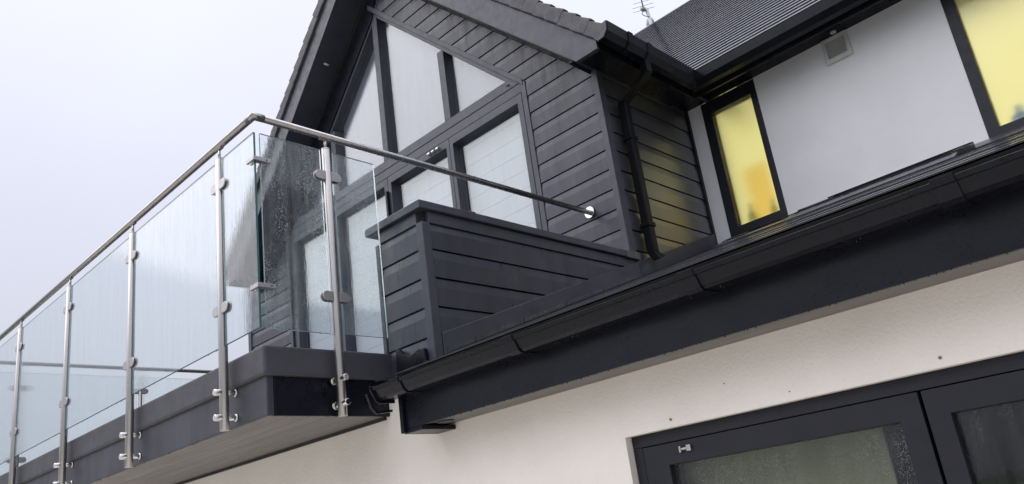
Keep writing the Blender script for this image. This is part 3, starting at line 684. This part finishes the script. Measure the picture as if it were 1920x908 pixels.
post.location = base + Vector((0,0,Z0)) - W[bs]
kids = [mk(MB().cyl((0,0,H), (0,0,1.945-0.582), 0.0065, n=12), 'spigot', M_STEEL, 0, post)]
sdl = MB(); sdl.box(-0.030, 0.030, -0.010, 0.010, 1.935-0.582, 1.9395-0.582); kids.append(mk(sdl, 'saddle', M_STEELD, 0.002, post))
kids.append(mk(MB().cyl((0,0,H-0.004),(0,0,H+0.003), HP+0.0006, n=28), 'cap', M_STEEL, 0.001, post))
def clamp(zc, s):
    mb = MB(); hgt, ln, th = 0.024, 0.030, 0.013
    for y0, y1, e in ((-th-0.001, -0.0062, 0), (0.0062, th+0.001, 0)):
        pts = [(s*HP*0.75, -hgt), (s*(HP+ln), -hgt)] + [(s*(HP+ln + hgt*0.92*math.cos(t)), hgt*math.sin(t)) for t in [(-0.42+0.14*i)*math.pi for i in range(7)]] + [(s*(HP+ln), hgt), (s*HP*0.75, hgt)]
        mb.prism_xz([(x, zc+z) for x, z in pts], y0, y1)
    mb.box(s*HP*0.7, s*(HP+0.012), -0.0063, 0.0063, zc-hgt, zc+hgt)
    gk = MB(); pts = [(s*(HP+0.014), -hgt+0.003), (s*(HP+ln), -hgt+0.003)] + [(s*(HP+ln + (hgt-0.003)*0.92*math.cos(t)), (hgt-0.003)*math.sin(t)) for t in [(-0.42+0.14*i)*math.pi for i in range(7)]] + [(s*(HP+ln), hgt-0.003), (s*(HP+0.014), hgt-0.003)]
    return mb, gk
for zc in (1.738-0.582, 1.128-0.582):
    for s in (-1, 1):
        c, gk = clamp(zc, s); kids.append(mk(c, 'glass_clamp', M_STEELD, 0.0025, post))
for zc in (0.748-0.582, 0.638-0.582):
    b = MB(); b.cyl((0,-HP-0.026,zc), (0,0,zc), 0.0145, n=20); b.cyl((0,HP*0.7,zc), (0,0.0565,zc), 0.0125, n=18); b.cyl((0,0.050,zc),(0,0.0568,zc), 0.017, n=18)
    kids.append(mk(b, 'standoff_bolt', M_CHROME, 0.002, post))
def put_post(x, y, rz):
    p = copy_obj(post, bs, Vector((x, y, 0.582+Z0)) - W[bs], rz)
    for k in kids: copy_obj(k, p, (0, 0, 0))
for x in (-4.364, -5.388, -6.415, -7.43): put_post(x, YR, 0)
put_post(XR, 2.028, math.pi/2)
for y in (2.012, 3.017, 4.02): put_post(XLF, y, -math.pi/2)
PT = 0.010
def panel(mat, x0=None, x1=None, y0=None, y1=None, z0=0.955, z1=1.874):
    mb = MB()
    if y0 is None:
        b = mb.box(x0, x1, YR-PT/2, YR+PT/2, z0, z1); flat = (2, 4)
    else:
        xx = x0; b = mb.box(xx-PT/2, xx+PT/2, y0, y1, z0, z1); flat = (3, 5)
    for i in range(6): mb.m[i] = 0 if i in flat else 1
    return mb.build('glass_panel', [mat, M_EDGE], bs)
xs_ = [-3.314, -4.364, -5.388, -6.415, -7.43]
panel(M_GLASS, -3.314+0.034, -2.978)
for a, b in zip(xs_[1:], xs_[:-1]): panel(M_GLASS, a+0.034, b-0.034)
panel(M_GLASS, XLF+0.02, -7.464)
panel(M_GLASSB, XR, y0=YR+0.026, y1=2.028-0.036, z0=0.952); panel(M_GLASSB, XR, y0=2.028+0.036, y1=2.307, z0=0.955)
for a, b in ((YR+0.03, 1.978), (2.046, 2.983), (3.051, 3.986), (4.054, 4.55)): panel(M_GLASS, XLF, y0=a, y1=b)
for zc in (1.738, 1.138):
    c = MB(); h = 0.010
    for o in (0.008, -0.018):
        pass
    c.prism_xy([(XR-0.052,YR-0.0155),(XR+0.0155,YR-0.0155),(XR+0.0155,YR+0.072),(XR+0.0058,YR+0.072),(XR+0.0058,YR-0.0058),(XR-0.052,YR-0.0058)], zc-h, zc+h)
    c.prism_xy([(XR-0.052,YR+0.0058),(XR-0.0058,YR+0.0058),(XR-0.0058,YR+0.072),(XR-0.0155,YR+0.072),(XR-0.0155,YR+0.0155),(XR-0.052,YR+0.0155)], zc-h, zc+h)
    cc = c.build('corner_clamp', M_STEELD, bs, bevel=0.0015)
    MB().cyl((XR+0.0154,YR+0.050,zc), (XR+0.0166,YR+0.050,zc), 0.004, n=10).build('screw', M_RUBBER, cc)
# rain hanging from the lower edges of the glass
dr = MB()
def drop(x, y, z, r=0.004):
    dr.cyl((x,y,z-0.0005),(x,y,z-r), r*0.75, r*0.9, n=8); dr.cyl((x,y,z-r),(x,y,z-2*r), r*0.9, r*0.15, n=8)
for i in range(26): drop(random.uniform(-6.3,-3.0), YR, 0.955)
for i in range(7): drop(XR, random.uniform(1.69,2.3), 0.9525)
dr.build('raindrop', M_GLASS, bs, kind='stuff')
dr = MB()
for i in range(110): drop(random.uniform(-2.69, 0.2), 2.1535 + random.uniform(0, 0.004), 0.4745, random.uniform(0.0012, 0.0028))
for i in range(40): drop(random.uniform(-2.70, 0.2), 2.10 + random.uniform(-0.02, 0.03), 0.609, random.uniform(0.0015, 0.003))
for i in range(40): drop(random.uniform(-7, -3.06), YB + random.uniform(0.001, 0.006), 0.598, random.uniform(0.0015, 0.0035))
dr.build('raindrop', M_TILE, house, kind='stuff')
